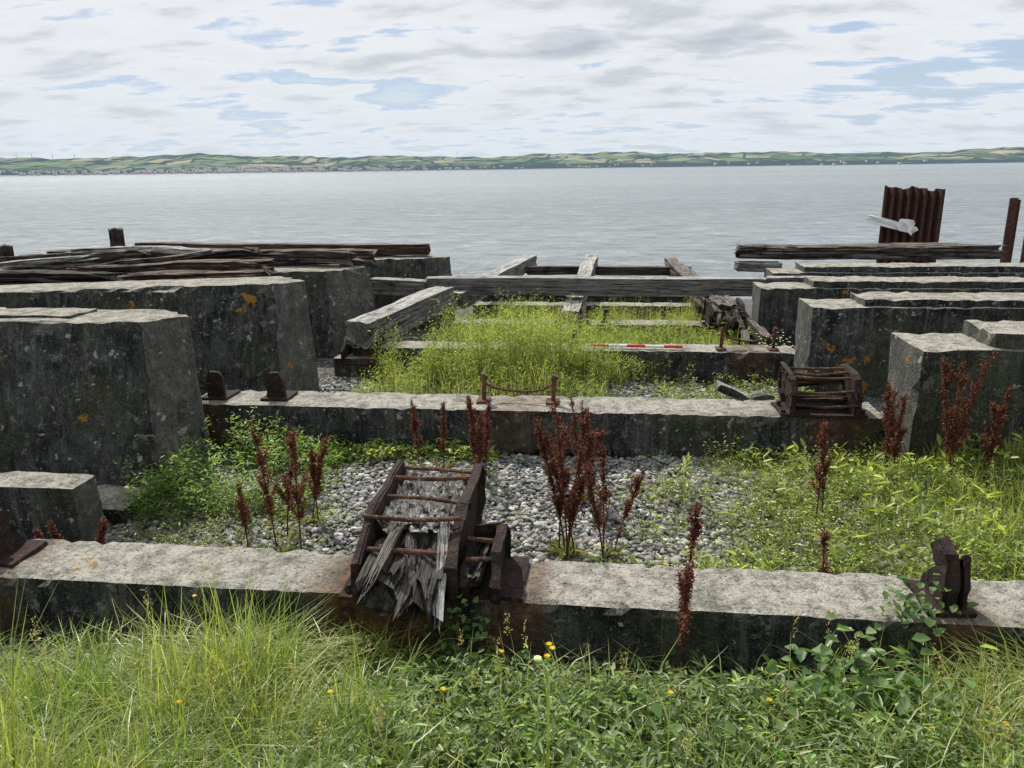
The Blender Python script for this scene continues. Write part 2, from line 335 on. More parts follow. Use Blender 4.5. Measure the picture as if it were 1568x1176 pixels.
timber('long_timber',(-5.9,9.1,1.0),(-4.4,9.4,1.03),.28,.18,M_red,rot=.045,rag=.3)
timber('long_timber',(-5.2,10.9,1.12),(-3.5,10.7,1.08),.26,.2,M_rot,rot=.045,rag=.3)
timber('long_timber',(-8,11.2,1.12),(-5.6,11.0,1.14),.26,.2,M_wood,rot=.04,rag=.25)
timber('broken_plank',(-6.6,10.0,1.12),(-5.5,10.3,1.24),.16,.07,M_rot,rot=.05,rag=.3)
timber('broken_plank',(-8.2,9.6,1.10),(-7.0,9.9,1.20),.18,.07,M_wood,rot=.05,rag=.3)
timber('timber_post',(-8.75,13.4,.7),(-8.75,13.41,1.33),.2,.2,M_rot,rot=.02,rag=.06)
timber('timber_post',(-8.9,10.8,.7),(-8.9,10.81,1.27),.14,.14,M_rot,rot=.02,rag=.05)
timber('long_timber',(2.5,14.35,.80),(6.9,14.4,.84),.34,.25,M_rot,rot=.035,rag=.16)
timber('long_timber',(2.6,14.75,.82),(6.6,14.8,.84),.3,.2,M_red,rot=.035,rag=.16)
timber('long_timber',(2.45,14.2,.58),(3.2,14.2,.58),.34,.16,M_wood,rot=.012,rag=.03)

# ---------------------------------------------------------------- sheet piling
def piles(x0,x1,y,z0,z1,nm):
    bm=bmesh.new(); P=[]; x=x0; p=.215
    while x<x1:
        for dx,dy in ((0,0),(.06,0),(.10,.17),(.17,.17)): P.append((x+dx,y+dy))
        x+=p
    n=len(P); rows=[]
    for th in (0,.03):
        rows.append([[bm.verts.new((a,b+th,z)) for a,b in P] for z in (z0,(z0+z1)/2,z1)])
    for i in range(n):
        dz=.10*noise.noise(Vector((P[i][0]*4,0,0)))+ -.05*(P[i][0]-x0)
        for th in (0,1): rows[th][2][i].co.z+=dz
    for i in range(n-1):
        for th in (0,1):
            for r in (0,1): bm.faces.new([rows[th][r][i],rows[th][r][i+1],rows[th][r+1][i+1],rows[th][r+1][i]])
        bm.faces.new([rows[0][2][i],rows[0][2][i+1],rows[1][2][i+1],rows[1][2][i]])
    for i in (0,n-1):
        for r in (0,1): bm.faces.new([rows[0][r][i],rows[1][r][i],rows[1][r+1][i],rows[0][r+1][i]])
    return bm_obj(nm,bm,M_pile)
a=piles(7.85,9.4,23,-3,1.70,'corrugated_sheet'); b=timber('waling',(7.5,22.85,.86),(8.65,22.8,.58),.2,.22,M_guano,rot=.05,rag=.25)
b2=bm_obj('bird_droppings',(lambda bm:(add_box(bm,(8.4,22.66,.66),(.45,.08,.3),Matrix.Rotation(.3,3,'Y')),bm)[1])(bmesh.new()),M_guano); rough(b2,.09,6,3)
group('sheet_pile_wall',[a,b,b2])
for x,z in ((10.42,1.55),(10.90,1.5)):
    bm=bmesh.new(); add_box(bm,(x,21.2,-.7),(.04,.2,2*z+1.2)); add_box(bm,(x-.10,21.1,-.7),(.17,.03,2*z+1.2)); add_box(bm,(x+.08,21.25,-.7),(.14,.03,2*z+1.1)); bm_obj('steel_pile',bm,M_pile)

# ---------------------------------------------------------------- iron cradle shoes
def shoe(nm,x0,x1,y0,y1,z0,zt,rods,timb=True,kick=.25,skew=0):
    L=y1-y0
    prof=[(y0,z0),(y0-.01,z0+(zt-z0)*.55),(y0+L*kick,zt-.03),(y0+L*(kick+.12),zt),(y1-L*.06,zt+.01),(y1,zt-.06),(y1-.04,z0+.12),(y0+L*.62,z0)]
    bm=bmesh.new(); add_plate(bm,x0,prof,.018,.035,-1); add_plate(bm,x1,prof,.018,.045,1)
    add_box(bm,((x0+x1)/2,y0+L*.35,z0+.008),(x1-x0+.20,L*.72,.018))
    for xx in (x0-.012,x1+.012):
        for i in range(7):
            t=i/6; add_cyl(bm,(xx-.02,y0+.06+t*(L-.14),zt-.05-(.10 if i<1 else 0)),(xx+.02,y0+.06+t*(L-.14),zt-.05-(.10 if i<1 else 0)),.013,6)
    for i in range(4):
        add_cyl(bm,(x0-.07+(i%2)*(x1-x0+.14),y0+.04+.18*(i//2),z0),(x0-.07+(i%2)*(x1-x0+.14),y0+.04+.18*(i//2),z0+.05),.018,6)
    a=bm_obj('side_plates',bm,M_rust); rough(a,.014,10,2)
    bm=bmesh.new()
    for ry,rz in rods:
        j=random.uniform(-.02,.02); k=random.uniform(-.03,.03); mz=random.uniform(-.02,.005); A_=(x0-.03,y0+ry*L,rz); C_=(x1+.03,y0+ry*L+k,rz+j); B_=((x0+x1)/2,y0+ry*L+k/2,rz+mz)
        add_cyl(bm,A_,B_,.0115,8); add_cyl(bm,B_,C_,.0115,8)
    b=bm_obj('cross_rods',bm,M_rustrod); rough(b,.004,35); K=[a,b]
    if timb:
        w=x1-x0
        K.append(timber('timber_end',(x0+w*.30,y0-.07,z0+.11),(x0+w*.30,y0+L*.26,z0+.16),w*.52,.20,M_black,rot=.07,rag=.16))
        K.append(timber('timber_end',(x0+w*.74,y0-.09,z0+.07),(x0+w*.70,y0+L*.24,z0+.14),w*.46,.19,M_black,rot=.07,rag=.20))
        K.append(timber('splinter',(x0+w*.60,y0-.10,z0+.13),(x0+w*.52,y0+L*.18,z0+.235),.06,.04,M_rot,rot=.06,rag=.14))
        K.append(timber('splinter',(x0+w*.88,y0-.12,z0+.06),(x0+w*.78,y0+L*.2,z0+.23),.06,.05,M_wood,rot=.06,rag=.14))
        K.append(timber('splinter',(x0+w*.30,y0-.04,z0+.17),(x0+w*.40,y0+L*.2,z0+.25),.05,.03,M_rot,rot=.06,rag=.14))
        bm=bmesh.new(); bmesh.ops.create_grid(bm,x_segments=34,y_segments=50,size=.5)
        for v in bm.verts: v.co=Vector(((x0+x1)/2+v.co.x*(w-.03),y0+L*(.60+v.co.y*.68),zt-.085+.06*noise.noise(v.co*9)+.07*max(0,noise.noise(v.co*22))+.03*noise.noise(v.co*50)))
        K.append(bm_obj('flaked_infill',bm,M_flake))
    return group(nm,K)
shoe('iron_cradle_shoe',-1.06,-.65,3.05,3.98,.40,.73,[(.10,.61),(.24,.71),(.50,.71),(.74,.72),(.92,.71)])
bm=bmesh.new(); pr=[(3.07,.40),(3.04,.50),(3.14,.62),(3.34,.66),(3.46,.58),(3.48,.40)]
add_plate(bm,-.45,pr,.018,.04,1); add_plate(bm,-.57,pr[:2]+[(3.1,.55),(3.4,.55)]+pr[-1:],.018,.03,-1)
add_box(bm,(-.48,3.28,.412),(.32,.38,.02)); add_box(bm,(-.52,3.42,.56),(.13,.015,.14),Matrix.Rotation(.2,3,'Z'))
a=bm_obj('bracket_plates',bm,M_rust); rough(a,.014,10,2)
bm=bmesh.new(); add_cyl(bm,(-.58,3.15,.57),(-.44,3.15,.58),.012); add_cyl(bm,(-.60,3.3,.60),(-.44,3.3,.59),.012); b=bm_obj('rods',bm,M_rustrod)
c_=timber('timber_scrap',(-.54,3.1,.47),(-.51,3.5,.47),.1,.1,M_black,rot=.08,rag=.1)
group('iron_bracket',[a,b,c_])
shoe('iron_cradle_shoe',1.54,2.0,5.94,6.42,.41,.72,[(.06,.50),(.08,.60),(.30,.69),(.5,.70),(.7,.60),(.8,.70),(.94,.58),(.4,.52)],timb=False,kick=.12)
for i in range(3): timber('timber_scrap',(1.58,6.05+.13*i,.47+.03*i),(1.97,6.07+.12*i,.46+.05*i),.07,.09,M_black,rot=.07,rag=.1)
shoe('iron_cradle_shoe',-3.02,-2.62,8.70,9.3,.05,.36,[(.2,.3)],timb=False)
block('concrete_block',-3.15,-2.5,8.70,9.25,-.3,.14,M_b3)
shoe('iron_cradle_shoe',1.62,2.05,11.1,11.7,.06,.40,[(.1,.3),(.6,.38)],timb=True)
shoe('iron_cradle_shoe',-.55,-.22,11.2,11.7,.06,.26,[(.1,.2)],timb=False)
def hook(nm,x,y,z,s=1,fl=1):
    pr=[(y-.10*s,z),(y-.12*s,z+.12*s),(y-.08*s,z+.27*s),(y+.02*s,z+.30*s),(y+.08*s,z+.24*s),(y+.02*s,z+.16*s),(y+.10*s,z+.08*s),(y+.16*s,z)]
    bm=bmesh.new(); add_plate(bm,x,pr,.02,.05*s,fl); add_plate(bm,x+.09*fl*s,pr[:3]+pr[-2:],.02,.02,-fl); add_box(bm,(x+.03,y,z+.01),(.22*s,.30*s,.02))
    a=bm_obj(nm,bm,M_rust); rough(a,.016,9,2)
hook('iron_hook_bracket',1.53,3.28,.40,.98); hook('iron_hook_bracket',-3.02,3.3,.40,.85,-1)
for x in (-3.30,-2.76):
    bm=bmesh.new(); pr=[(-.08,0),(.08,0),(.075,.17),(.04,.235),(-.04,.235),(-.075,.17)]
    a=[bm.verts.new((x+u,6.12,.40+w)) for u,w in pr]; b=[bm.verts.new((x+u,6.16,.40+w)) for u,w in pr]
    bm.faces.new(a); bm.faces.new(b[::-1])
    for i in range(6): bm.faces.new([a[i],a[(i+1)%6],b[(i+1)%6],b[i]])
    add_box(bm,(x,6.2,.41),(.24,.26,.02)); add_box(bm,(x,6.2,.48),(.02,.1,.14)); add_cyl(bm,(x-.04,6.08,.53),(x-.04,6.17,.53),.016)
    o=bm_obj('iron_upright_plate',bm,M_rust); rough(o,.01,9,1)
def handle(nm,x0,x1,y,z,h):
    bm=bmesh.new()
    for x in (x0,x1): add_cyl(bm,(x,y,z),(x+.01,y,z+h),.02,8); add_box(bm,(x,y,z+.01),(.11,.15,.02)); add_cyl(bm,(x,y,z+h-.03),(x+.02,y,z+h+.02),.028,8)
    P=[(x0,y,z+h*.75)]+[(x0+(x1-x0)*t,y+.03*math.sin(t*5),z+h*(.75-.35*math.sin(t*math.pi)**.7)) for t in (.15,.3,.5,.7,.85)]+[(x1,y,z+h*.75)]
    for p,q in zip(P,P[1:]): add_cyl(bm,p,q,.011,7)
    o=bm_obj(nm,bm,M_rustrod); rough(o,.006,20)
handle('iron_handrail_loop',-.95,-.36,6.2,.40,.22); handle('iron_handrail_loop',1.43,2.02,8.95,.25,.24)
for x,y,z in ((-.88,9.0,.25),(-.28,9.0,.25),(.1,11.5,.06)):
    bm=bmesh.new(); add_cyl(bm,(x,y,z),(x+.02,y,z+.2),.03,7); add_box(bm,(x,y,z+.02),(.1,.1,.04)); o=bm_obj('iron_bolt_stub',bm,M_rust); rough(o,.006,20)
K=[]; x=-.08
for i in range(5):
    bm=bmesh.new(); add_cyl(bm,(x+i*.214,8.93-i*.006,.285),(x+(i+1)*.214,8.93-(i+1)*.006,.285),.017,12); K.append(bm_obj('band_%d'%(i+1),bm,M_rodwhite if i%2 else M_rodred))
group('ranging_rod',K)

# ---------------------------------------------------------------- vegetation
def blades(N,x,y,h,w,lean,c0,c1,zoff=0):
    z=G(x,y)+zoff; a=rng.uniform(0,2*np.pi,N); f=a+np.pi/2+rng.normal(0,.5,N)
    d=np.stack([np.cos(a),np.sin(a),0*a],-1); sd=np.stack([np.cos(f),np.sin(f),0*f],-1)
    b=np.stack([x,y,z-.02],-1); V=[]
    for s_,wf in ((0,.7),(.33,1),(.68,.75),(1,.06)):
        up=h*(s_-.85*np.minimum(1.1,lean/h.clip(.02))*s_**3*.6); p=b+np.array([0,0,1])*up[:,None]+d*(lean*s_**2)[:,None]
        V.append(p-sd*(w*wf/2)[:,None]); V.append(p+sd*(w*wf/2)[:,None])
    V=np.stack(V,1); k=np.arange(N)[:,None]*8
    F=np.concatenate([k+np.array([[0,1,3,2]]),k+np.array([[2,3,5,4]]),k+np.array([[4,5,7,6]])],1).reshape(-1,4)
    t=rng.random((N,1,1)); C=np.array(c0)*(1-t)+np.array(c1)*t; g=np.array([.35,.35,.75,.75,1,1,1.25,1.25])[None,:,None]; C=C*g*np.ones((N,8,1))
    return V.reshape(-1,3),F,C.reshape(-1,3)
def leaves(b,d,L,W,C):
    N=len(b); d=d/np.linalg.norm(d,axis=1,keepdims=True); r=rng.normal(0,.35,(N,3))+np.array([0,0,1]); s_=np.cross(d,r); s_/=np.linalg.norm(s_,axis=1,keepdims=True)+1e-6
    n=np.cross(s_,d); L=L[:,None]; W=W[:,None]
    V=np.stack([b,b+d*L*.35+s_*W*.5+n*W*.18,b+d*L*.72+s_*W*.36+n*W*.1-n*L*.04,b+d*L-n*L*.14,b+d*L*.72-s_*W*.36+n*W*.1-n*L*.04,b+d*L*.35-s_*W*.5+n*W*.18],1)
    k=np.arange(N)[:,None]*6; F=np.concatenate([k+np.array([[0,1,2,3]]),k+np.array([[0,3,4,5]])],1).reshape(-1,4)
    C=np.repeat(C[:,None],6,1); return V.reshape(-1,3),F,C.reshape(-1,3)
def merge(name,parts,mat):
    o=0;Vs=[];Fs=[];Cs=[]
    for V,F,C in parts: Vs.append(V);Fs.append(F+o);Cs.append(C);o+=len(V)
    return np_mesh(name,np.concatenate(Vs),np.concatenate(Fs),mat,np.concatenate(Cs))
def mixc(N,cols,j=.25):
    c=np.array(cols)[rng.integers(0,len(cols),N)]; return c*(1+rng.normal(0,j,(N,1))).clip(.4,1.8)
def herb(x,y,H,nl,ll,lw,cols,spread=.06,up=.6,zoff=0):
    P=len(x); z=G(x,y)+zoff; la=rng.uniform(0,6.28,P); lk=rng.uniform(0,.35,P)*H
    idx=np.repeat(np.arange(P),nl); N=len(idx); t=rng.uniform(.12,1,N)**.8
    b=np.stack([x[idx]+np.cos(la[idx])*lk[idx]*t**1.5+rng.normal(0,spread*.3,N),y[idx]+np.sin(la[idx])*lk[idx]*t**1.5+rng.normal(0,spread*.3,N),z[idx]+H[idx]*t],-1)
    a=rng.uniform(0,6.28,N); d=np.stack([np.cos(a),np.sin(a),rng.normal(up,.35,N)],-1)
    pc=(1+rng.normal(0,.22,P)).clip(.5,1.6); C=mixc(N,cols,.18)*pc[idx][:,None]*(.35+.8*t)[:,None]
    out=[leaves(b,d,ll*rng.uniform(.5,1.35,N),lw*rng.uniform(.6,1.3,N),C)]
    V,F,Cc=blades(P,x,y,H,np.full(P,.005),lk,(.08,.12,.03),(.16,.17,.06),zoff); out.append((V,F,Cc))
    return out
def reg(N,x0,x1,y0,y1,f=None):
    x=rng.uniform(x0,x1,N); y=rng.uniform(y0,y1,N)
    if f is not None: k=np.array([f(a,b) for a,b in zip(x,y)])>rng.random(N); x=x[k];y=y[k]
    return x,y
def nz(a,b,s,o=0): return noise.noise(Vector((a*s+o,b*s,o)))
nzv=lambda x,y,s,o:np.array([nz(a,b,s,o) for a,b in zip(x,y)])
edge=lambda y:np.clip((3.25-y)/.75,.45,1)      # shorter growth close to the beam face
GR=(.16,.225,.05); GY=(.42,.44,.15); GB=(.52,.48,.26)
P=[]
fa=lambda a,b:.24+1.0*max(0,nz(a,b,1.1,3))+ (.75 if -2.4<a<-.75 else 0)+(.6 if a>1.3 else 0)-(.16 if -.6<a<1.1 else 0)
x,y=reg(74000,-4.5,4.5,.7,3.06,fa); N=len(x); tall=(np.exp(-((x+1.45)/.5)**2)+np.exp(-((x-1.95)/.5)**2)); cl=np.maximum(.35,1+1.6*nzv(x,y,3.2,5))
ln=rng.uniform(.04,.32,N)*(1+.6*tall)*edge(y)**.5
hh=rng.uniform(.07,.25,N)*(1+1.1*tall)*cl*np.maximum(edge(y),.7*tall.clip(0,1)); pat=nzv(x,y,1.8,12)
for lo,hi,c0,c1 in ((-9,-.12,(.10,.18,.03),(.28,.36,.09)),(-.12,.15,GR,GY),(.15,9,(.22,.26,.08),(.54,.52,.24))):
    k=(pat>=lo)&(pat<hi); P.append(blades(k.sum(),x[k],y[k],hh[k],rng.uniform(.002,.006,k.sum()),ln[k],c0,c1))
x,y=reg(13000,-4.5,4.5,.7,3.0,fa); N=len(x); P.append(blades(N,x,y,rng.uniform(.03,.24,N)*edge(y),rng.uniform(.002,.004,N),rng.uniform(.06,.28,N),GB,(.62,.57,.34)))
x,y=reg(3400,-3.5,3.5,1.4,3.04,lambda a,b:.5); N=len(x); P.append(blades(N,x,y,rng.uniform(.22,.52,N)*edge(y)**.8,rng.uniform(.004,.008,N),rng.uniform(.15,.5,N)*edge(y)**.5,GR,GY))
for cx,cy,nn,hh in ((-.95,2.92,90,.48),(-.78,2.9,40,.40),(1.85,2.78,340,.52),(2.2,2.7,300,.5),(-1.45,2.85,460,.46),(-1.75,2.8,300,.42),(-1.2,2.85,260,.42),(1.12,2.98,110,.5),(-2.1,2.75,240,.36),(-2.6,2.5,120,.3),(.1,2.95,50,.3),(.55,2.95,60,.32),(1.5,2.9,160,.42),(-.3,2.9,50,.3)):
    x=rng.normal(cx,.13,nn); y=rng.normal(cy,.08,nn).clip(1,3.06); P.append(blades(nn,x,y,rng.uniform(.35,1,nn)*hh,rng.uniform(.003,.008,nn),rng.uniform(.12,.5,nn),GR,GY))
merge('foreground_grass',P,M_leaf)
P=[]; n=46; x=rng.uniform(-2.6,2.2,n); y=rng.uniform(1.9,2.9,n); h=rng.uniform(.25,.5,n)
P.append(blades(n,x,y,h,np.full(n,.0035),np.full(n,.05),(.45,.40,.2),(.55,.5,.28)))
for i in range(n):
    k=26; t=rng.uniform(.78,1.03,k); b=np.stack([x[i]+rng.normal(0,.006,k),y[i]+rng.normal(0,.006,k),G(x[i],y[i])+h[i]*t],-1); P.append(leaves(b,rng.normal(0,.5,(k,3))+[0,0,1],np.full(k,.012),np.full(k,.005),mixc(k,[(.45,.38,.2),(.35,.27,.15)])))
merge('grass_seed_stalks',P,M_leaf)
P=[]; fb=lambda a,b:.22+.8*max(0,nz(a,b,1.3,9))+(.6 if -.7<a<1.5 else 0)-(.3 if -2.2<a<-.9 else 0)
LG=[(.10,.19,.035),(.17,.27,.06),(.06,.13,.025),(.27,.35,.10)]
x,y=reg(4700,-4,4,.8,3.04,fb); P+=herb(x,y,rng.uniform(.05,.23,len(x))*edge(y)*np.maximum(.4,1+1.4*nzv(x,y,2.5,31)),14,.032,.013,LG,.09,.35)
x,y=reg(900,-.8,3,1.4,3.0); P+=herb(x,y,rng.uniform(.12,.34,len(x))*edge(y),22,.045,.012,[(.14,.21,.06),(.30,.34,.18),(.19,.26,.10)],.1,.5)
x,y=reg(560,-1.5,2.4,1.3,2.98,fb); P+=herb(x,y,rng.uniform(.04,.16,len(x)),7,.07,.034,LG,.12,.25)
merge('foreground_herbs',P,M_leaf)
def bramble(nm,cx,cy,rx,ry,zc,rz,n,L,ymax=3.06):
    b=np.stack([rng.normal(cx,rx,n),rng.normal(cy,ry,n).clip(1,ymax),rng.normal(zc,rz,n)],-1); a=rng.uniform(0,6.28,n)
    d=np.stack([np.cos(a),np.sin(a),rng.normal(.05,.35,n)],-1); merge(nm,[leaves(b,d,L*rng.uniform(.5,1.25,n),L*.72*rng.uniform(.7,1.1,n),mixc(n,[(.08,.15,.045),(.13,.22,.07),(.20,.29,.12)],.2))],M_leaf)
bramble('bramble_bush',1.05,2.74,.16,.11,.34,.08,230,.07); bramble('bramble_bush',-.6,3.0,.06,.02,.24,.12,90,.045); bramble('bramble_bush',1.38,3.12,.08,.05,.45,.06,90,.05,3.3)
bramble('bramble_bush',.35,2.3,.25,.15,.36,.05,60,.06)
YL=[(.19,.27,.06),(.31,.36,.11),(.13,.20,.04),(.42,.42,.17)]
P=[]; fr=lambda a,b: min(1,max(0,(a-.35)*.9+ .7*nz(a,b,2,5)+ (.5 if b<4.2 and a>-.4 else 0)+(.45 if b>5.6 and a>1.5 else 0)))
x,y=reg(5400,-.7,4.5,3.5,6.0,fr); P+=herb(x,y,rng.uniform(.04,.18,len(x))*np.maximum(.4,1+1.7*nzv(x,y,2.7,8)),12,.030,.011,YL,.1,.35)
x,y=reg(300,.2,4,3.6,5.9,fr); P+=herb(x,y,rng.uniform(.08,.30,len(x)),8,.085,.024,[(.24,.31,.07),(.34,.38,.12)],.1,.7)
x,y=reg(26000,-.5,5,3.5,6.0,fr); N=len(x); P.append(blades(N,x,y,rng.uniform(.05,.22,N)*(1+.9*sst(x,1.6,2.6)),rng.uniform(.0025,.005,N),rng.uniform(.03,.2,N),GR,GY))
x,y=reg(14000,-2.8,2.2,3.5,5.9,lambda a,b:.16 if nz(a,b,2.2,2)>.0 else .02); N=len(x); P.append(blades(N,x,y,rng.uniform(.03,.14,N),rng.uniform(.002,.004,N),rng.uniform(.03,.1,N),GR,GB))
x,y=reg(900,-2.8,1.5,3.6,5.9,lambda a,b:.35 if nz(a,b,2.2,2)>.0 else .05); P+=herb(x,y,rng.uniform(.02,.09,len(x)),12,.025,.010,YL,.1,.35)
merge('shingle_grass',P,M_leaf)
P=[]; fl=lambda a,b: 1.0 if nz(a,b,1.4,2)>-.15 else .15
x,y=reg(480,-3.3,-2.0,4.6,5.9,fl); P+=herb(x,y,rng.uniform(.12,.5,len(x))*sst(-x,1.6,2.8),28,.04,.013,[(.11,.20,.04),(.18,.27,.06),(.27,.33,.10)],.1,.4)
x,y=reg(260,-2.4,-.9,6.0,6.5); P+=herb(x,y,rng.uniform(.03,.1,len(x)),16,.04,.018,YL,.1,.4)
x,y=reg(160,-2.3,-.8,5.72,5.95); P+=herb(x,y,rng.uniform(.04,.14,len(x)),16,.04,.018,YL,.1,.4)
x,y=reg(300,-3.2,-1.7,3.6,4.8); P+=herb(x,y,rng.uniform(.04,.15,len(x)),12,.03,.010,[(.17,.21,.06),(.28,.29,.13)],.1,.4)
merge('wall_foot_weeds',P,M_leaf)
def mass(a,b):
    if b<9: e=1 if (-2.5+.25*nz(a,b,1.5,4)<a<.35+.6*nz(a,b,1.1,8)) else .0
    elif b<11.3: e=1 if -2.1<a<1.95 else 0
    else: e=.8 if -1.9<a<1.7 else 0
    return e*(.45+.8*max(0,nz(a,b,1.6,1)+.3))
P=[]; SL=[(.19,.25,.06),(.30,.34,.10),(.13,.19,.045),(.38,.40,.15)]
hf=lambda x,y:np.where(y<8.8,.75+.95*np.exp(-((x+.9)/.9)**2)*sst(y,6.9,8.0),np.where(y<11,.9+.6*np.exp(-((x+.9)/.8)**2),1.1))*np.maximum(.55,1+1.0*nzv(x,y,2.1,6))
x,y=reg(5600,-2.6,2.1,7.0,13.4,mass); P+=herb(x,y,rng.uniform(.18,.42,len(x))*hf(x,y),24,.038,.007,SL,.07,.8)
x,y=reg(11000,-2.6,2.1,7.0,13.4,mass); N=len(x); P.append(blades(N,x,y,rng.uniform(.2,.5,N)*hf(x,y),rng.uniform(.003,.005,N),rng.uniform(.03,.2,N),GY,GB))
for cx,rx,y0,y1,n,h0,h1 in ((-1.15,.62,8.0,8.78,600,.44,.74),(-1.2,.5,9.25,10.6,420,.4,.66),(.1,.6,9.3,11.2,420,.3,.5),(-.1,.35,8.3,8.78,140,.3,.5),(-1.3,.4,11.8,12.1,80,.3,.45)):
    x=rng.normal(cx,rx,n).clip(-2.4,1.9); y=rng.uniform(y0,y1,n); P+=herb(x,y,rng.uniform(h0,h1,n)*np.maximum(.55,1+1.1*nzv(x,y,2.1,6)),30,.038,.008,SL,.09,.8)
x,y=reg(260,.6,2.2,7.2,8.7); P+=herb(x,y,rng.uniform(.04,.2,len(x)),14,.035,.012,SL,.1,.4)
merge('slipway_meadow',P,M_leaf)
def petals(nm,pts,r,col,n=7):
    Q=[]
    for p in pts:
        a=np.linspace(0,6.28,n,endpoint=False)+rng.random(); b=np.repeat(np.array([p]),n,0); d=np.stack([np.cos(a),np.sin(a),0*a+.3],-1)
        Q.append(leaves(b,d,np.full(n,r),np.full(n,r*.7),mixc(n,[col],.08)))
    merge(nm,Q,M_leaf)
pts=[(x_,y_,float(G(x_,y_))+random.uniform(.08,.16)) for x_,y_ in [(random.gauss(1.1,.35),random.uniform(3.8,4.7)) for _ in range(90)]]
petals('white_mayweed_flowers',pts,.010,(.75,.75,.7))
petals('white_mayweed_flowers',[(random.uniform(2.,2.5),random.uniform(9.3,10.4),random.uniform(.0,.2)) for _ in range(90)],.014,(.75,.75,.7))
FL=[(-.13,2.05,.90),(-.12,2.06,.88),(-.135,2.04,.865),(.26,2.2,.64),(.3,2.95,.70),(-1.75,2.85,.5),(-.5,2.2,.6),(-1.4,2.1,.56),(.9,4.6,.25),(-.35,2.6,.48),(.6,2.3,.56),(1.3,2.2,.6),(-.9,2.2,.56)]
petals('yellow_ragwort_flowers',FL+[(.18,5.1,.12)],.011,(.75,.55,.02),9)
petals('dandelion_clock',[(-.16,1.99,.89),(-.16,1.99,.885),(-.158,1.992,.88)],.013,(.75,.75,.72),16)
P=[]
for fx,fy,fz in FL+[(-.16,1.99,.88)]:
    P.append(blades(1,np.array([fx]),np.array([fy]),np.array([fz-float(G(fx,fy))+.02]),np.array([.005]),np.array([.0]),(.2,.25,.08),(.2,.25,.08)))
merge('flower_stems',P,M_leaf)

def tube(P,r):
    V=[];F=[]
    for i,p in enumerate(P):
        for k in range(4): V.append((p[0]+r[i]*math.cos(k*1.57),p[1]+r[i]*math.sin(k*1.57),p[2]))
    for i in range(len(P)-1):
        for k in range(4): F.append((i*4+k,i*4+(k+1)%4,i*4+4+(k+1)%4,i*4+4+k))
    return np.array(V),np.array(F)
def dock(x,y,zt,nst=1,dens=1.0):
    zb=float(G(x,y)); parts=[]
    for q in range(nst):
        la=random.uniform(0,6.28); H=(zt-zb)*random.uniform(.7,1) if q else zt-zb; ln=random.uniform(.05,.18)*H*(1 if nst==1 else 1.7)
        base=np.array([x+random.gauss(0,.035),y+random.gauss(0,.035),zb-.02])
        pt=lambda t:base+np.array([math.cos(la)*ln*t**1.4,math.sin(la)*ln*t**1.4,(H+.02)*t])
        ps=[pt(t) for t in np.linspace(0,1,9)]; V,F=tube(ps,np.linspace(.006,.002,9)); parts.append((V,F,np.tile([[.12,.045,.025]],(len(V),1))))
        for k in range(17):
            t0=random.uniform(.25,.92) if k else 0.5; o0=pt(t0); a=random.uniform(0,6.28); bl=H*random.uniform(.10,.30)*(1.15-t0)
            tip=o0+np.array([math.cos(a)*bl*.48,math.sin(a)*bl*.48,bl*1.0]) if k else pt(1.0)
            n=int((120 if k else 280)*dens*(bl/.15 if k else 1)**.7)+12; s_=rng.random(n)**.9
            s_=np.floor(s_*13)/13+rng.normal(0,.013,n)
            c=o0+(tip-o0)*s_[:,None]+rng.normal(0,.008,(n,3)); V,F=tube([o0,(o0+tip)/2,tip],[.002,.002,.001]); parts.append((V,F,np.tile([[.12,.035,.025]],(len(V),1))))
            parts.append(leaves(c,rng.normal(0,1,(n,3)),rng.uniform(.007,.015,n),rng.uniform(.006,.012,n),mixc(n,[(.10,.028,.018),(.15,.042,.024),(.06,.018,.013),(.25,.10,.055)],.25)))
        k=5; a=rng.uniform(0,6.28,k); b=np.repeat(base[None],k,0)+[0,0,.03]; parts.append(leaves(b,np.stack([np.cos(a),np.sin(a),0*a+.6],-1),np.full(k,.13),np.full(k,.032),mixc(k,[(.18,.22,.06),(.20,.18,.06)])))
    merge('dock_plant',parts,M_seed)
for a in [(-1.9,4.06,.92),(-1.78,4.15,.9,1),(-1.87,4.6,.62,2),(-1.38,5.58,.58),(-1.2,5.5,.6),(-.86,5.4,.70,4),(-.16,4.24,1.10,6,1.1),(-.08,5.1,.80,4),(.05,4.2,.72,3),(1.4,4.78,.76,2,.7),(2.08,5.3,.87,3),(2.4,5.25,1.12,3),(2.6,5.15,.95,3),(2.95,5.1,.82,2),(-3.4,4.1,.2,2),(-3.15,4.15,.16,2),(.36,2.98,.98,1,1.5),(1.2,3.7,.5,1,.5),(-2.1,4.05,.55,1,.6),(-2.0,4.3,.75,1)]: dock(*a)

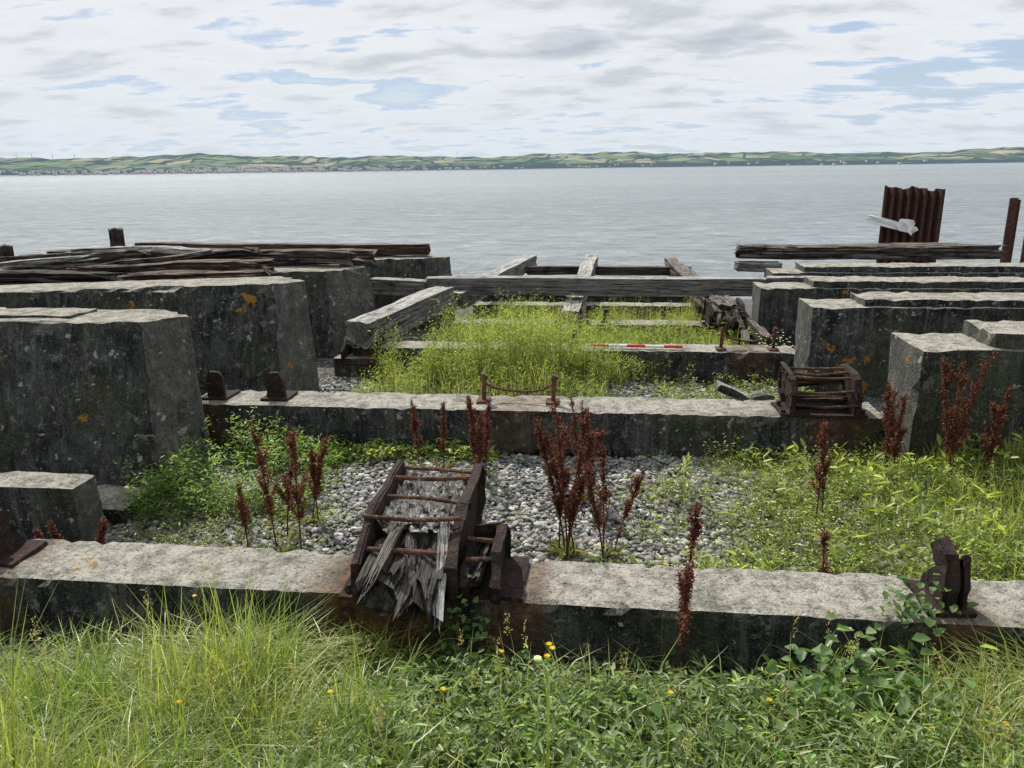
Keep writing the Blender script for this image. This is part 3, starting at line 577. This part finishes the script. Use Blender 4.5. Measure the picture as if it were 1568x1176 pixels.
# ---------------------------------------------------------------- shingle
bm=bmesh.new(); bmesh.ops.create_icosphere(bm,subdivisions=2,radius=1); TV=np.array([v.co[:] for v in bm.verts]); TF=np.array([[v.index for v in f.verts] for f in bm.faces]); bm.free()
def stones(nm,N,x0,x1,y0,y1,r0,r1,pw=2.2):
    x=rng.uniform(x0,x1,N); y=rng.uniform(y0,y1,N); r=r0+(r1-r0)*rng.random(N)**pw
    sc=np.stack([r*rng.uniform(.9,1.6,N),r*rng.uniform(.65,1.1,N),r*rng.uniform(.4,.75,N)],-1); a=rng.uniform(0,6.28,N); til=rng.normal(0,.35,N)
    W=(TV[None]*(1+.12*np.sin(TV[None]@rng.normal(0,2.2,(N,3,3))).sum(-1,keepdims=True)))*sc[:,None]
    W=np.stack([W[...,0],W[...,1]*np.cos(til)[:,None]-W[...,2]*np.sin(til)[:,None],W[...,1]*np.sin(til)[:,None]+W[...,2]*np.cos(til)[:,None]],-1)
    ca=np.cos(a)[:,None]; sa=np.sin(a)[:,None]; W=np.stack([W[...,0]*ca-W[...,1]*sa,W[...,0]*sa+W[...,1]*ca,W[...,2]],-1)
    W+=np.stack([x,y,G(x,y)+r*.3+rng.uniform(0,.015,N)],-1)[:,None]
    C=mixc(N,[(.20,.20,.19),(.30,.295,.275),(.12,.125,.13),(.26,.235,.20),(.37,.36,.33),(.16,.16,.165),(.50,.49,.46)],.15)
    n=len(TV); F=(TF[None]+(np.arange(N)*n)[:,None,None]).reshape(-1,3)
    np_mesh(nm,W.reshape(-1,3),F,M_stone,np.repeat(C,n,0),smooth=True)
stones('shingle',25000,-3.5,2.4,3.45,6.0,.008,.026,2.4); stones('shingle',5000,-3.2,2.4,6.3,8.9,.012,.034); stones('shingle',500,-3.2,-1.6,2.85,3.1,.01,.022)
stones('loose_rocks',7,1.1,2.0,7.6,8.3,.06,.11)
bm=bmesh.new(); add_box(bm,(1.38,7.75,.08),(.34,.22,.07),Matrix.Rotation(.4,3,'Y')); add_box(bm,(1.65,7.6,.05),(.2,.2,.06),Matrix.Rotation(-.3,3,'X')); o=bm_obj('broken_slab',bm,M_con); rough(o,.03,7,2)

# ---------------------------------------------------------------- light, sky, camera
AZ=math.radians(-30); EL=math.radians(50)
sd=Vector((math.sin(AZ)*math.cos(EL),math.cos(AZ)*math.cos(EL),math.sin(EL)))
L=bpy.data.lights.new('sun','SUN'); L.energy=5.0; L.angle=math.radians(.6); L.color=(1,.95,.87); lo=link(bpy.data.objects.new('sun',L)); lo.rotation_euler=sd.to_track_quat('Z','Y').to_euler()
W=bpy.data.worlds.new('World'); S.world=W; W.use_nodes=True; T=W.node_tree; T.nodes.clear()
s=NT.__new__(NT); s.t=T
out=s.n('ShaderNodeOutputWorld'); sky=s.n('ShaderNodeTexSky',sky_type='NISHITA'); sky.sun_disc=False; sky.sun_elevation=EL; sky.sun_rotation=AZ%(2*math.pi)
bg1=s.n('ShaderNodeBackground'); s.l(sky.outputs[0],bg1.inputs[0]); bg1.inputs[1].default_value=.10
tc=s.n('ShaderNodeTexCoord'); sp=s.n('ShaderNodeSeparateXYZ'); s.l(tc.outputs['Generated'],sp.inputs[0])
z=s.math('ADD',s.math('MAXIMUM',sp.outputs[2],0),.17)
cx=s.math('DIVIDE',sp.outputs[0],z); cy=s.math('DIVIDE',sp.outputs[1],z); cb=s.n('ShaderNodeCombineXYZ'); s.l(cx,cb.inputs[0]); s.l(cy,cb.inputs[1])
mp=s.n('ShaderNodeMapping'); s.l(cb.outputs[0],mp.inputs[0]); mp.inputs['Scale'].default_value=(1.3,2.1,1); mp.inputs['Location'].default_value=(3.2,.6,0)
n1=s.noise(mp.outputs[0],1.7,10,.58,.2); n2=s.noise(mp.outputs[0],.45,4,.5,.3)
dens=s.math('ADD',s.math('MULTIPLY',n1,.6),s.math('MULTIPLY',n2,.4))
ccol=s.ramp(dens,[(.42,(.50,.63,.82)),(.462,(.84,.87,.91)),(.53,(.80,.825,.86)),(.575,(.65,.69,.74)),(.66,(.50,.545,.61))])
ccol=s.mix(s.ramp(sp.outputs[2],[(.0,.7),(.05,.3),(.14,0)]),ccol,(.68,.76,.85))
bg2=s.n('ShaderNodeBackground'); s.l(ccol,bg2.inputs[0]); bg2.inputs[1].default_value=1.0
mx=s.n('ShaderNodeMixShader'); cov=s.ramp(dens,[(.36,.4),(.43,1)]); s.l(cov,mx.inputs[0]); s.l(bg1.outputs[0],mx.inputs[1]); s.l(bg2.outputs[0],mx.inputs[2]); s.l(mx.outputs[0],out.inputs[0])

cam=bpy.data.cameras.new('camera'); co=link(bpy.data.objects.new('camera',cam)); cam.sensor_width=36; cam.lens=36*1178/1568; cam.clip_end=30000; cam.clip_start=.05
R=Matrix.Rotation(math.radians(6.5),4,'Z')@Matrix.Rotation(math.pi/2-math.radians(15.6),4,'X')@Matrix.Rotation(-math.radians(.73),4,'Z')
co.matrix_world=Matrix.Translation((0,0,2.3))@R; S.camera=co
